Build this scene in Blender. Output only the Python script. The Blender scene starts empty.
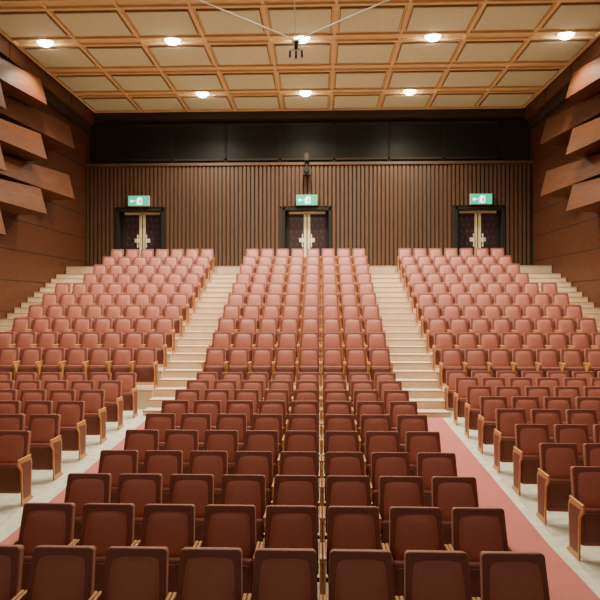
import bpy, bmesh, math, random
from mathutils import Matrix, Vector
random.seed(3)
ZC=2.54; XC=-0.5
scene=bpy.context.scene
# ---------------- materials ----------------
def new_mat(name):
    m=bpy.data.materials.new(name); m.use_nodes=True
    return m,m.node_tree.nodes,m.node_tree.links,m.node_tree.nodes['Principled BSDF']
def mat(name,c1,c2=None,rough=.6,scale=(5,5,5),nscale=4,bump=0,detail=6,sheen=0,metal=0,spec=.4):
    m,n,l,b=new_mat(name)
    b.inputs['Roughness'].default_value=rough
    b.inputs['Metallic'].default_value=metal
    b.inputs['Specular IOR Level'].default_value=spec
    if sheen:
        b.inputs['Sheen Weight'].default_value=sheen
        b.inputs['Sheen Roughness'].default_value=.4
        b.inputs['Sheen Tint'].default_value=(1,.70,.60,1)
    c2=c2 or tuple(x*.85 for x in c1)
    tc=n.new('ShaderNodeTexCoord'); mp=n.new('ShaderNodeMapping'); mp.inputs['Scale'].default_value=scale
    no=n.new('ShaderNodeTexNoise'); no.inputs['Scale'].default_value=nscale; no.inputs['Detail'].default_value=detail
    r=n.new('ShaderNodeValToRGB'); r.color_ramp.elements[0].color=(*c2,1); r.color_ramp.elements[1].color=(*c1,1)
    r.color_ramp.elements[0].position=.35; r.color_ramp.elements[1].position=.65
    l.new(tc.outputs['Object'],mp.inputs['Vector']); l.new(mp.outputs[0],no.inputs['Vector'])
    l.new(no.outputs['Fac'],r.inputs[0]); l.new(r.outputs[0],b.inputs['Base Color'])
    if bump:
        bp=n.new('ShaderNodeBump'); bp.inputs['Strength'].default_value=bump; bp.inputs['Distance'].default_value=.01
        l.new(no.outputs['Fac'],bp.inputs['Height']); l.new(bp.outputs[0],b.inputs['Normal'])
    return m
def emis(name,c,s,base=None):
    m,n,l,b=new_mat(name)
    b.inputs['Base Color'].default_value=(*(base or c),1)
    b.inputs['Emission Color'].default_value=(*c,1); b.inputs['Emission Strength'].default_value=s
    return m
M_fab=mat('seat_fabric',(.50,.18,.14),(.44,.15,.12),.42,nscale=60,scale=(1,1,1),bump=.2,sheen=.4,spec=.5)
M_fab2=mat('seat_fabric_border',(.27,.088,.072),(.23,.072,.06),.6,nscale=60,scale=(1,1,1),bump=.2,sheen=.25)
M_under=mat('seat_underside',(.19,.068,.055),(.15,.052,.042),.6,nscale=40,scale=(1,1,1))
M_wood=mat('seat_wood',(.60,.29,.11),(.48,.21,.08),.42,scale=(12,12,1.2),nscale=5)
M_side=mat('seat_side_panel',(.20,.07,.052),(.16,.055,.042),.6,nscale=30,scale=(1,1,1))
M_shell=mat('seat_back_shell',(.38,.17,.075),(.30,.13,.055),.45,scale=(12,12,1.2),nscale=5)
M_metal=mat('dark_metal',(.05,.045,.04),None,.4,metal=.8)
M_ceil=mat('ceiling_wood',(.66,.48,.275),(.59,.42,.23),.6,scale=(.5,6,1),nscale=3)
M_rib=mat('ceiling_rib',(.72,.52,.30),(.64,.45,.25),.55,scale=(.6,6,1),nscale=3)
M_panel=mat('ceiling_acoustic_panel',(.60,.60,.48),(.54,.54,.42),.9,nscale=12,scale=(1,1,1))
M_pframe=mat('ceiling_panel_edge_shadow',(.28,.19,.11),None,.6)  # wood edging, its colour darkened to paint in shadow lines round the panels
M_slat=mat('wall_slat_wood',(.110,.052,.030),(.075,.036,.021),.55,scale=(9,9,.6),nscale=4)
M_gap=mat('wall_gap_dark',(.026,.014,.010),None,.7)
M_side_w=mat('side_wall_wood',(.095,.031,.014),(.062,.020,.010),.45,scale=(2,1,9),nscale=2.5)
M_wedge=mat('wedge_wood',(.115,.039,.016),(.078,.027,.012),.5,scale=(3,.6,10),nscale=2.5,spec=.2)
M_dark=mat('booth_dark',(.02,.018,.016),None,.7,spec=.2)
M_glass=mat('booth_glass',(.012,.012,.012),None,.45,spec=.15)
M_door=mat('door_leaf_dark',(.028,.014,.02),(.02,.010,.014),.45,nscale=9)
M_doorq=mat('door_quilt',(.065,.03,.038),None,.45)
M_cream=mat('door_cream',(.75,.68,.46),None,.45)
M_step=mat('step_beige',(.78,.62,.46),(.72,.55,.40),.6,nscale=3,scale=(2,2,2))
M_nose=mat('step_nosing',(.46,.30,.21),None,.5)
M_floor=mat('floor_vinyl',(.78,.80,.70),(.58,.61,.51),.3,nscale=6,scale=(1.5,1.5,1.5))
M_carp=mat('carpet_pink',(.50,.165,.155),(.44,.135,.125),.95,nscale=50,scale=(1,1,1),bump=.4)
M_stage=mat('stage_wood',(.30,.18,.09),None,.5,scale=(1,12,1))
M_white=mat('white_metal',(.8,.78,.72),None,.4)
M_lamp=emis('lamp_glow',(1,.88,.62),60)
M_green=emis('exit_green',(.0,.55,.30),1.2,(0,.3,.15))
M_ewhite=emis('exit_white',(.7,1,.92),2.6)
# ---------------- mesh builder ----------------
class MB:
    def __init__(s): s.v=[];s.f=[];s.m=[];s.mats=[]
    def mi(s,m):
        if m not in s.mats: s.mats.append(m)
        return s.mats.index(m)
    def box(s,x0,x1,y0,y1,z0,z1,m):
        b=len(s.v); k=s.mi(m)
        s.v+=[(x0,y0,z0),(x1,y0,z0),(x1,y1,z0),(x0,y1,z0),(x0,y0,z1),(x1,y0,z1),(x1,y1,z1),(x0,y1,z1)]
        for f in [(0,3,2,1),(4,5,6,7),(0,1,5,4),(1,2,6,5),(2,3,7,6),(3,0,4,7)]:
            s.f.append(tuple(b+i for i in f)); s.m.append(k)
    def hexa(s,pts,m):
        b=len(s.v);k=s.mi(m); s.v+=pts
        for f in [(0,3,2,1),(4,5,6,7),(0,1,5,4),(1,2,6,5),(2,3,7,6),(3,0,4,7)]:
            s.f.append(tuple(b+i for i in f)); s.m.append(k)
    def prism(s,poly,axis,a0,a1,m):
        b=len(s.v);k=s.mi(m);n=len(poly)
        for a in (a0,a1):
            for p,q in poly:
                s.v.append({'x':(a,p,q),'y':(p,a,q),'z':(p,q,a)}[axis])
        s.f.append(tuple(b+i for i in range(n))[::-1]); s.m.append(k)
        s.f.append(tuple(b+n+i for i in range(n))); s.m.append(k)
        for i in range(n):
            j=(i+1)%n; s.f.append((b+i,b+j,b+n+j,b+n+i)); s.m.append(k)
    def cyl(s,c,r0,r1,h,m,axis='z',n=20):
        b=len(s.v);k=s.mi(m)
        for hh,r in ((0,r0),(h,r1)):
            for i in range(n):
                a=2*math.pi*i/n; p,q=r*math.cos(a),r*math.sin(a)
                s.v.append({'z':(c[0]+p,c[1]+q,c[2]+hh),'y':(c[0]+p,c[1]+hh,c[2]+q),'x':(c[0]+hh,c[1]+p,c[2]+q)}[axis])
        s.f.append(tuple(b+i for i in range(n))[::-1]); s.m.append(k)
        s.f.append(tuple(b+n+i for i in range(n))); s.m.append(k)
        for i in range(n):
            j=(i+1)%n; s.f.append((b+i,b+j,b+n+j,b+n+i)); s.m.append(k)
    def mesh(s,name):
        me=bpy.data.meshes.new(name); me.from_pydata(s.v,[],s.f)
        for m in s.mats: me.materials.append(m)
        me.polygons.foreach_set('material_index',s.m)
        bm=bmesh.new(); bm.from_mesh(me); bmesh.ops.recalc_face_normals(bm,faces=bm.faces); bm.to_mesh(me); bm.free()
        return me
    def obj(s,name,loc=(0,0,0)):
        o=bpy.data.objects.new(name,s.mesh(name)); o.location=loc; scene.collection.objects.link(o); return o
# ---------------- seat mesh ----------------
def make_seat():
    bmT=bmesh.new(); mats=[M_fab,M_fab2,M_under,M_wood,M_side,M_metal,M_shell]
    def add(bm,mi,mtx=None,smooth=True):
        if mtx: bm.transform(mtx)
        for f in bm.faces: f.material_index=mi; f.smooth=smooth
        tmp=bpy.data.meshes.new('t'); bm.to_mesh(tmp); bm.free(); bmT.from_mesh(tmp); bpy.data.meshes.remove(tmp)
    def taper(w0,w1,y0,y1,z0,z1,bev,seg=3,corner=None):
        bm=bmesh.new()
        vs=[bm.verts.new(p) for p in [(-w0/2,y0,z0),(w0/2,y0,z0),(w0/2,y1,z0),(-w0/2,y1,z0),(-w1/2,y0,z1),(w1/2,y0,z1),(w1/2,y1,z1),(-w1/2,y1,z1)]]
        for f in [(0,3,2,1),(4,5,6,7),(0,1,5,4),(1,2,6,5),(2,3,7,6),(3,0,4,7)]: bm.faces.new([vs[i] for i in f])
        if corner:
            es=[e for e in bm.edges if abs(e.verts[0].co.y-e.verts[1].co.y)>1e-4]
            bmesh.ops.bevel(bm,geom=es,offset=corner,segments=4,affect='EDGES',profile=.5)
            es=[e for e in bm.edges if abs(e.verts[0].co.y-e.verts[1].co.y)<1e-4]
            bmesh.ops.bevel(bm,geom=es,offset=bev,segments=seg,affect='EDGES',profile=.5,clamp_overlap=True)
        elif bev: bmesh.ops.bevel(bm,geom=list(bm.edges),offset=bev,segments=seg,affect='EDGES',profile=.5)
        return bm
    def pillow(w0,w1,z0,z1,y,h,corner=.07,n=14):
        bm=bmesh.new(); g=[]
        for j in range(n+1):
            row=[]
            for i in range(n+1):
                u=i/n*2-1; v=j/n*2-1
                uu=u*math.sqrt(1-corner*v*v); vv=v*math.sqrt(1-corner*u*u)
                w=w0+(w1-w0)*(vv+1)/2
                e=max(0,(1-abs(u)**3)*(1-abs(v)**3))**.7
                row.append(bm.verts.new((uu*w/2,y-h*e*(1-.35*vv),z0+(z1-z0)*(vv+1)/2)))
            g.append(row)
        for j in range(n):
            for i in range(n): bm.faces.new((g[j][i],g[j][i+1],g[j+1][i+1],g[j+1][i]))
        return bm
    T=Matrix.Translation((0,-.10,.40))@Matrix.Rotation(math.radians(-14),4,'X')
    add(taper(.460,.422,.035,.055,-.06,.490,.006,1,corner=.025),6,T)
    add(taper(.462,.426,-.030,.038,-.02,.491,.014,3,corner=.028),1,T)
    add(pillow(.385,.350,.02,.445,-.026,.040),0,T)
    S=Matrix.Translation((0,-.19,.13))@Matrix.Rotation(math.radians(-6),4,'X')
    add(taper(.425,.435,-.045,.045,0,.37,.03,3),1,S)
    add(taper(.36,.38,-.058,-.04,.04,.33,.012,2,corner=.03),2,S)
    prof=[(-.26,0),(.04,0),(.04,.025),(-.02,.06),(0,.50),(-.03,.56),(-.33,.575),(-.365,.56),(-.37,.53),(-.33,.49),(-.28,.44),(-.26,.06)]
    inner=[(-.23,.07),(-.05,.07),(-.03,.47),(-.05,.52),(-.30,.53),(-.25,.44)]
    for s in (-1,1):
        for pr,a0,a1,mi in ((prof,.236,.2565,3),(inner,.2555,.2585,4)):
            bm=bmesh.new(); n=len(pr)
            A=[bm.verts.new((s*a0,p,q)) for p,q in pr]; B=[bm.verts.new((s*a1,p,q)) for p,q in pr]
            bm.faces.new(A); bm.faces.new(B[::-1])
            for i in range(n): bm.faces.new((A[i],B[i],B[(i+1)%n],A[(i+1)%n]))
            bmesh.ops.recalc_face_normals(bm,faces=bm.faces)
            if mi==3: bmesh.ops.bevel(bm,geom=[e for e in bm.edges],offset=.003,segments=1,affect='EDGES')
            add(bm,mi,None,False)
        bm=taper(.028,.028,-.355,-.02,.568,.588,.008,2); add(bm,3,Matrix.Translation((s*.2435,0,0)))
    bm=taper(.47,.47,-.13,-.10,.30,.33,.005,1); add(bm,5)
    me=bpy.data.meshes.new('folding_theater_chair'); bmT.to_mesh(me); bmT.free()
    for m in mats: me.materials.append(m)
    return me
seat_me=make_seat()
P=.52
def floorz(d):
    if d<6.5: return -.05
    return -.05+min((d-6.5)/(12.3-6.5)*.30,.30)
def seat(x,y,z):
    o=bpy.data.objects.new('folding_theater_chair',seat_me); o.location=(x,y,z)
    o.rotation_euler=(0,0,math.radians(random.uniform(-.4,.4))); scene.collection.objects.link(o)
CL,CR=XC-4*P,XC+4*P
LR=CL-1.04; RL=CR+1.04
NR=10; D0=13.3; DP=.8; H0=.66; DH=.318
WL,WR=XC-8.5,XC+8.5; YB=22.8; ZCEIL=9.89
def nside(i): return 7 if i>=6 else (8 if i>=2 else 9)
for i in range(10):
    d=4.16+.9*i
    for k in range(8): seat(CL+P*(k+.5),d,floorz(d-.1))
    for k in range(9):
        dl=d-.1; seat(LR-.1-P*(k+.5),dl,floorz(dl-.1))
        dr=d+.42 if i<9 else d+.36
        seat(RL-.03+P*(k+.5),dr,floorz(dr-.1))
for i in range(NR):
    d=D0+DP*i+.02; z=H0+DH*i
    for k in range(8): seat(CL+P*(k+.5),d,z)
    for k in range(nside(i)):
        seat(LR-P*(k+.5),d,z); seat(RL+P*(k+.5),d,z)
# ---------------- floor ----------------
fm=MB()
def profbox(mb,x0,x1,dz,m,y0=1.9,y1=12.95,base=-.25):
    ys=[y0,6.5,12.3,y1] if y1>12.3 else [y0,6.5,y1]
    poly=[(y0,base),(y1,base)]+[(y,floorz(y)+dz) for y in ys[::-1]]
    mb.prism(poly,'x',x0,x1,m)
profbox(fm,WL+.015,WR-.015,0,M_floor); fm.obj('floor')
for x0,x1 in ((CL-.86,CL),(CR,CR+.86)):
    c=MB(); profbox(c,x0,x1,.012,M_carp,base=-.10,y0=2.2,y1=12.1); c.obj('aisle_carpet')
st=MB(); st.box(WL+.02,WR-.02,-3.5,1.88,-.1,.88,M_side_w); st.box(WL+.02,WR-.02,-3.5,1.95,.88,.94,M_stage); st.obj('stage')
# ---------------- tiers & stairs ----------------
def tier(xf):
    t=MB()
    for i in range(NR):
        e=D0-.35+DP*i-.1; x0,x1=xf(i); z=H0+DH*i
        t.box(x0,x1,e,e+DP,0,z,M_step)
        t.box(x0,x1,e-.012,e+.04,z-.03,z+.003,M_nose)
    t.obj('seating_tier')
tier(lambda i:(CL,CR))
tier(lambda i:(LR-nside(i)*P-.03,LR))
tier(lambda i:(RL,RL+nside(i)*P+.03))
def stairs(xf):
    t=MB()
    for j in range(-2,2*NR):
        y0=D0-.35-DP/2+DP/2*j; z=H0-DH/2+DH/2*j
        if z<.3: continue
        x0,x1=xf(min(max(j//2,0),NR-1))
        t.box(x0,x1,y0,y0+DP/2,0,z,M_step)
        t.box(x0,x1,y0-.010,y0+.02,z-.018,z+.003,M_nose)
    return t.obj('aisle_stairs')
stairs(lambda i:(LR+.002,CL-.002)); stairs(lambda i:(CR+.002,RL-.002))
stairs(lambda i:(WL+.02,LR-nside(i)*P-.032)); stairs(lambda i:(RL+nside(i)*P+.032,WR-.02))
ZW=H0+DH*NR
w=MB(); w.box(WL+.02,WR-.02,20.95,YB+.6,0,ZW,M_step); w.box(WL+.02,WR-.02,20.94,20.99,ZW-.03,ZW+.003,M_nose); w.obj('floor_rear_walkway')
# ---------------- back wall ----------------
ZS=7.78; ZD=ZW+2.32
doors=[XC-6.4,XC,XC+6.52]; DW=.92
bw=MB()
segs=[]; x=WL
for dx in doors: segs.append((x,dx-DW)); x=dx+DW
segs.append((x,WR))
for a,b in segs: bw.box(a,b,YB,YB+.5,ZW,ZS,M_gap)
for dx in doors: bw.box(dx-DW,dx+DW,YB,YB+.5,ZD,ZS,M_gap)
pt=.155; n=int((WR-WL)/pt)
for k in range(n):
    xa=WL+.03+k*pt; xb=xa+.095
    inside=[dx for dx in doors if xb>dx-DW-.05 and xa<dx+DW+.05]
    bw.box(xa,xb,YB-.045,YB+.0,ZD+.06 if inside else ZW+.12,ZS,M_slat)
bw.box(WL,WR,YB-.10,YB+.5,ZS,ZS+.10,M_slat)
bw.box(WL,WR,YB+.35,YB+.5,ZS+.10,ZCEIL+.2,M_dark)
bw.box(WL,WR,YB-.05,YB+.35,ZCEIL-.32,ZCEIL+.1,M_gap)
bw.obj('wall_back')
bb=MB()
for a,b in segs: bb.box(a,b,YB-.07,YB-.046,ZW,ZW+.12,M_gap)
bb.obj('baseboard_back')
g=MB()
for k in range(7):
    a=WL+1.2+k*2.1
    g.box(a,a+2.0,YB+.30,YB+.34,ZS+.35,ZCEIL-.5,M_glass)
    g.box(a+2.0,a+2.1,YB+.27,YB+.349,ZS+.2,ZCEIL-.4,M_dark)
g.box(WL+1.0,WL+15.9,YB+.27,YB+.349,ZS+.27,ZS+.35,M_gap)
g.box(WL+1.0,WL+15.9,YB+.27,YB+.349,ZCEIL-.5,ZCEIL-.42,M_gap)
g.obj('window_projection_booth')
for n_,dx in enumerate(doors):
    d=MB(); yb=YB+.32
    d.box(dx-DW+.002,dx-DW+.09,YB-.06,YB+.45,ZW,ZD,M_dark); d.box(dx+DW-.09,dx+DW-.002,YB-.06,YB+.45,ZW,ZD,M_dark)
    d.box(dx-DW+.002,dx+DW-.002,YB-.06,YB+.45,ZD-.09,ZD-.002,M_dark)
    d.box(dx-DW+.09,dx+DW-.09,yb+.1,yb+.13,ZW,ZD-.09,M_dark)
    for s in (-1,1):
        x0,x1=sorted((dx+s*.02,dx+s*.72))
        d.box(x0,x1,yb,yb+.05,ZW+.02,ZD-.14,M_door)
        for rr in range(8):
            for cc in range(3):
                cx=x0+.12+cc*.2+(.0 if rr%2 else .06); cz=ZW+.25+rr*.24
                d.prism([(cx-.05,cz),(cx,cz-.07),(cx+.05,cz),(cx,cz+.07)],'y',yb-.012,yb,M_doorq)
        xs=dx+s*.02; xa,xb=sorted((xs,xs+s*.10))
        d.box(xa,xb,yb-.02,yb+.002,ZW+.02,ZD-.14,M_cream)
        xa,xb=sorted((dx+s*.70,dx+s*.80))
        d.box(xa,xb,yb-.02,yb+.05,ZW+.02,ZD-.09,M_dark)
        xa,xb=sorted((dx+s*.12,dx+s*.30))
        d.box(xa,xb,yb-.03,yb-.001,ZW+1.05,ZW+1.20,M_cream)
        xc=dx+s*.17
        d.cyl((xc,yb-.09,ZW+.85),.018,.018,.5,M_white,'z',10)
        d.box(xc-.015,xc+.015,yb-.09,yb,ZW+.88,ZW+.92,M_white); d.box(xc-.015,xc+.015,yb-.09,yb,ZW+1.28,ZW+1.32,M_white)
    d.box(dx-.70,dx+.70,yb-.02,yb+.05,ZD-.19,ZD-.10,M_cream)
    d.obj('door_%d'%(n_+1))
    e=MB(); sz=ZD+.08
    e.box(-.40,.40,-.06,.06,0,.38,M_white)
    e.box(-.398,.398,-.066,-.058,.003,.377,M_green)
    yy0,yy1=-.072,-.064
    e.prism([(-.02,.05),(.14,.05),(.14,.31),(-.02,.31),(-.02,.28),(.11,.28),(.11,.08),(-.02,.08)],'y',yy0,yy1,M_ewhite)
    e.cyl((.0,-.072,.27),.028,.028,.008,M_ewhite,'y',12)
    e.prism([(-.05,.14),(.01,.15),(.035,.24),(-.02,.25)],'y',yy0,yy1,M_ewhite)
    e.prism([(-.05,.16),(.0,.14),(-.04,.06),(-.10,.05),(-.07,.08)],'y',yy0,yy1,M_ewhite)
    e.prism([(-.01,.16),(.03,.15),(.06,.10),(.05,.05),(.02,.06),(.03,.10)],'y',yy0,yy1,M_ewhite)
    e.prism([(-.03,.24),(-.10,.22),(-.12,.17),(-.09,.17),(-.07,.20),(-.01,.21)],'y',yy0,yy1,M_ewhite)
    e.prism([(.02,.24),(.08,.19),(.10,.21),(.04,.26)],'y',yy0,yy1,M_ewhite)
    e.prism([(-.33,.18),(-.26,.25),(-.26,.20),(-.17,.20),(-.17,.16),(-.26,.16),(-.26,.11)],'y',yy0,yy1,M_ewhite)
    e.box(-.3,-.26,.06,.10,.1,.26,M_metal); e.box(.26,.3,.06,.10,.1,.26,M_metal)
    e.obj('exit_sign',(dx,YB-.146,sz))
# ---------------- side walls ----------------
for nm,xx,s in (('wall_left',WL,-1),('wall_right',WR,1)):
    t=MB()
    xa,xb=sorted((xx,xx+s*.3)); t.box(xa,xb,-3.5,YB+.6,-.2,ZCEIL+.4,M_side_w)
    for z in [1.4+ .9*k for k in range(9)]:
        a,b=sorted((xx,xx-s*.012)); t.box(a,b,2.1,YB-.06,z,z+.02,M_gap)
    t.obj(nm)
def wedge(side,yf,yn,z0,z1,p):
    s=side; xw=WL+.013 if s>0 else WR-.013
    q=p*.35
    pts=[(xw,yn,z0+.1),(xw+s*q,yn,z0+.1),(xw+s*p,yf-.3,z0),(xw,yf,z0),
         (xw,yn,z1-.15),(xw+s*q*.7,yn,z1-.15),(xw+s*p*.8,yf-.3,z1),(xw,yf,z1)]
    t=MB(); t.hexa(pts,M_wedge); t.obj('acoustic_wall_wedge')
for s in (1,-1):
    for z in (5.95,7.6,): wedge(s,19.7,15.9,z,z+.8,.95)
    for z in (5.15,6.75,8.35): wedge(s,17.6,13.8,z,z+.75,1.0)
    for z in (4.3,5.95,7.55): wedge(s,15.5,11.6,z,z+.75,.9)
# ---------------- ceiling ----------------
c=MB(); c.box(WL-.3,WR+.3,-3.5,YB+.6,ZCEIL,ZCEIL+.3,M_ceil)
rows=[21.8-2.1*k for k in range(10)]
for r in rows:
    for k in range(-4,5):
        x=XC+1.8*k
        c.box(x-.80,x+.80,r-.64,r+.64,ZCEIL-.05,ZCEIL,M_pframe)
        c.box(x-.775,x+.775,r-.615,r+.615,ZCEIL-.062,ZCEIL-.049,M_panel)
for k in range(-5,5):
    x=XC+1.8*k+.9
    c.box(x-.04,x+.04,2,YB-.1,ZCEIL-.05,ZCEIL,M_rib)
for r in rows:
    for dy in (-.85,.85): c.box(WL+.45,WR-.45,r+dy-.035,r+dy+.035,ZCEIL-.065,ZCEIL,M_rib)
c.obj('ceiling')
for s,xx in ((1,WL),(-1,WR)):
    t=MB()
    for j,r in enumerate(rows):
        a,b=sorted((xx,xx+s*.30)); t.box(a,b,r-1.05,r+1.0,ZCEIL-.5,ZCEIL-.002,M_side_w)
        a,b=sorted((xx,xx+s*.18)); t.box(a,b,r-1.05,r+1.0,ZCEIL-.8,ZCEIL-.5,M_gap)
    t.obj('trim_ceiling_edge')
LC=(1,.865,.61)
def downlight(x,y,e,ang=150):
    t=MB(); z=ZCEIL-.002
    t.cyl((x,y,z-.03),.24,.26,.03,M_white,'z',28)
    R=.20
    for a in range(4):
        a0=a/4*math.pi/2; a1=(a+1)/4*math.pi/2
        t.cyl((x,y,z-.03-.13*math.sin(a1)),max(R*math.cos(a1),.004),R*math.cos(a0),.13*(math.sin(a1)-math.sin(a0)),M_lamp,'z',24)
    t.obj('ceiling_downlight')
    l=bpy.data.lights.new('downlight','SPOT'); l.energy=e; l.color=LC; l.spot_size=math.radians(ang); l.spot_blend=.8; l.shadow_soft_size=.12
    o=bpy.data.objects.new('downlight_lamp',l); o.location=(x,y,z-.3); scene.collection.objects.link(o)
for k in range(-2,3): downlight(XC+3.6*k,16.52,1700 if abs(k)<2 else 900,150 if abs(k)<2 else 105)
for k in range(-1,2): downlight(XC+3.6*k,20.78,1250)
for k in range(-2,3): downlight(XC+3.6*k,12.4,1150 if abs(k)<2 else 700,150 if abs(k)<2 else 105)
for k in range(-1,2): downlight(XC+3.6*k,8.2,430)
# ---------------- hanging microphone & wall camera ----------------
hm=MB()
hx,hy,hz=-.36,9.0,6.35
hm.cyl((hx,hy,hz),.03,.03,.12,M_metal,'z',12)
hm.box(hx-.10,hx+.10,hy-.015,hy+.015,hz-.02,hz+.01,M_white)
for s in (-1,0,1):
    hm.cyl((hx+s*.09,hy-.02*abs(s),hz-.13),.022,.016,.11,M_metal,'z',12)
    hm.cyl((hx+s*.09,hy-.02*abs(s),hz-.155),.018,.022,.03,M_white,'z',12)
hm.cyl((hx,hy,hz+.12),.07,.02,.03,M_white,'z',12)
def wire(mb,a,b,r,m):
    a=Vector(a);b=Vector(b);dv=(b-a);q=dv.to_track_quat('Z','Y');k=mb.mi(m);base=len(mb.v);n=6
    for h in (a,b):
        for i in range(n):
            p=q@Vector((r*math.cos(2*math.pi*i/n),r*math.sin(2*math.pi*i/n),0)); mb.v.append(tuple(h+p))
    for i in range(n):
        j=(i+1)%n; mb.f.append((base+i,base+j,base+n+j,base+n+i)); mb.m.append(k)
top=(hx,hy,hz+.14)
wire(hm,top,(hx-7.9,hy,ZCEIL-.02),.012,M_white); wire(hm,top,(hx+8.0,hy,ZCEIL-.02),.012,M_white)
wire(hm,top,(hx-.05,4.0,ZCEIL-.02),.008,M_white)
hm.obj('hanging_stage_microphone')
wc=MB(); wx=XC
wc.box(wx-.06,wx+.06,YB-.32,YB-.10,ZS+.02,ZS+.08,M_metal)
wc.box(wx-.03,wx+.03,YB-.32,YB-.26,ZS-.5,ZS+.4,M_metal)
wc.box(wx-.13,wx+.13,YB-.45,YB-.2,ZS-.45,ZS-.15,M_metal)
wc.cyl((wx,YB-.55,ZS-.3),.07,.09,.12,M_metal,'y',16)
wc.box(wx-.08,wx+.08,YB-.42,YB-.24,ZS+.1,ZS+.35,M_gap)
wc.obj('wall_mounted_video_camera')
# ---------------- world, camera ----------------
wd=bpy.data.worlds.new('World'); scene.world=wd; wd.use_nodes=True
bg=wd.node_tree.nodes['Background']; bg.inputs[0].default_value=(1,.86,.66,1); bg.inputs[1].default_value=.25
cd=bpy.data.cameras.new('Camera'); cd.lens=36; cd.sensor_width=36; cd.clip_end=200
co=bpy.data.objects.new('Camera',cd); co.location=(0,0,ZC)
co.rotation_euler=(math.radians(90.29),0,math.radians(1.91)); scene.collection.objects.link(co); scene.camera=co
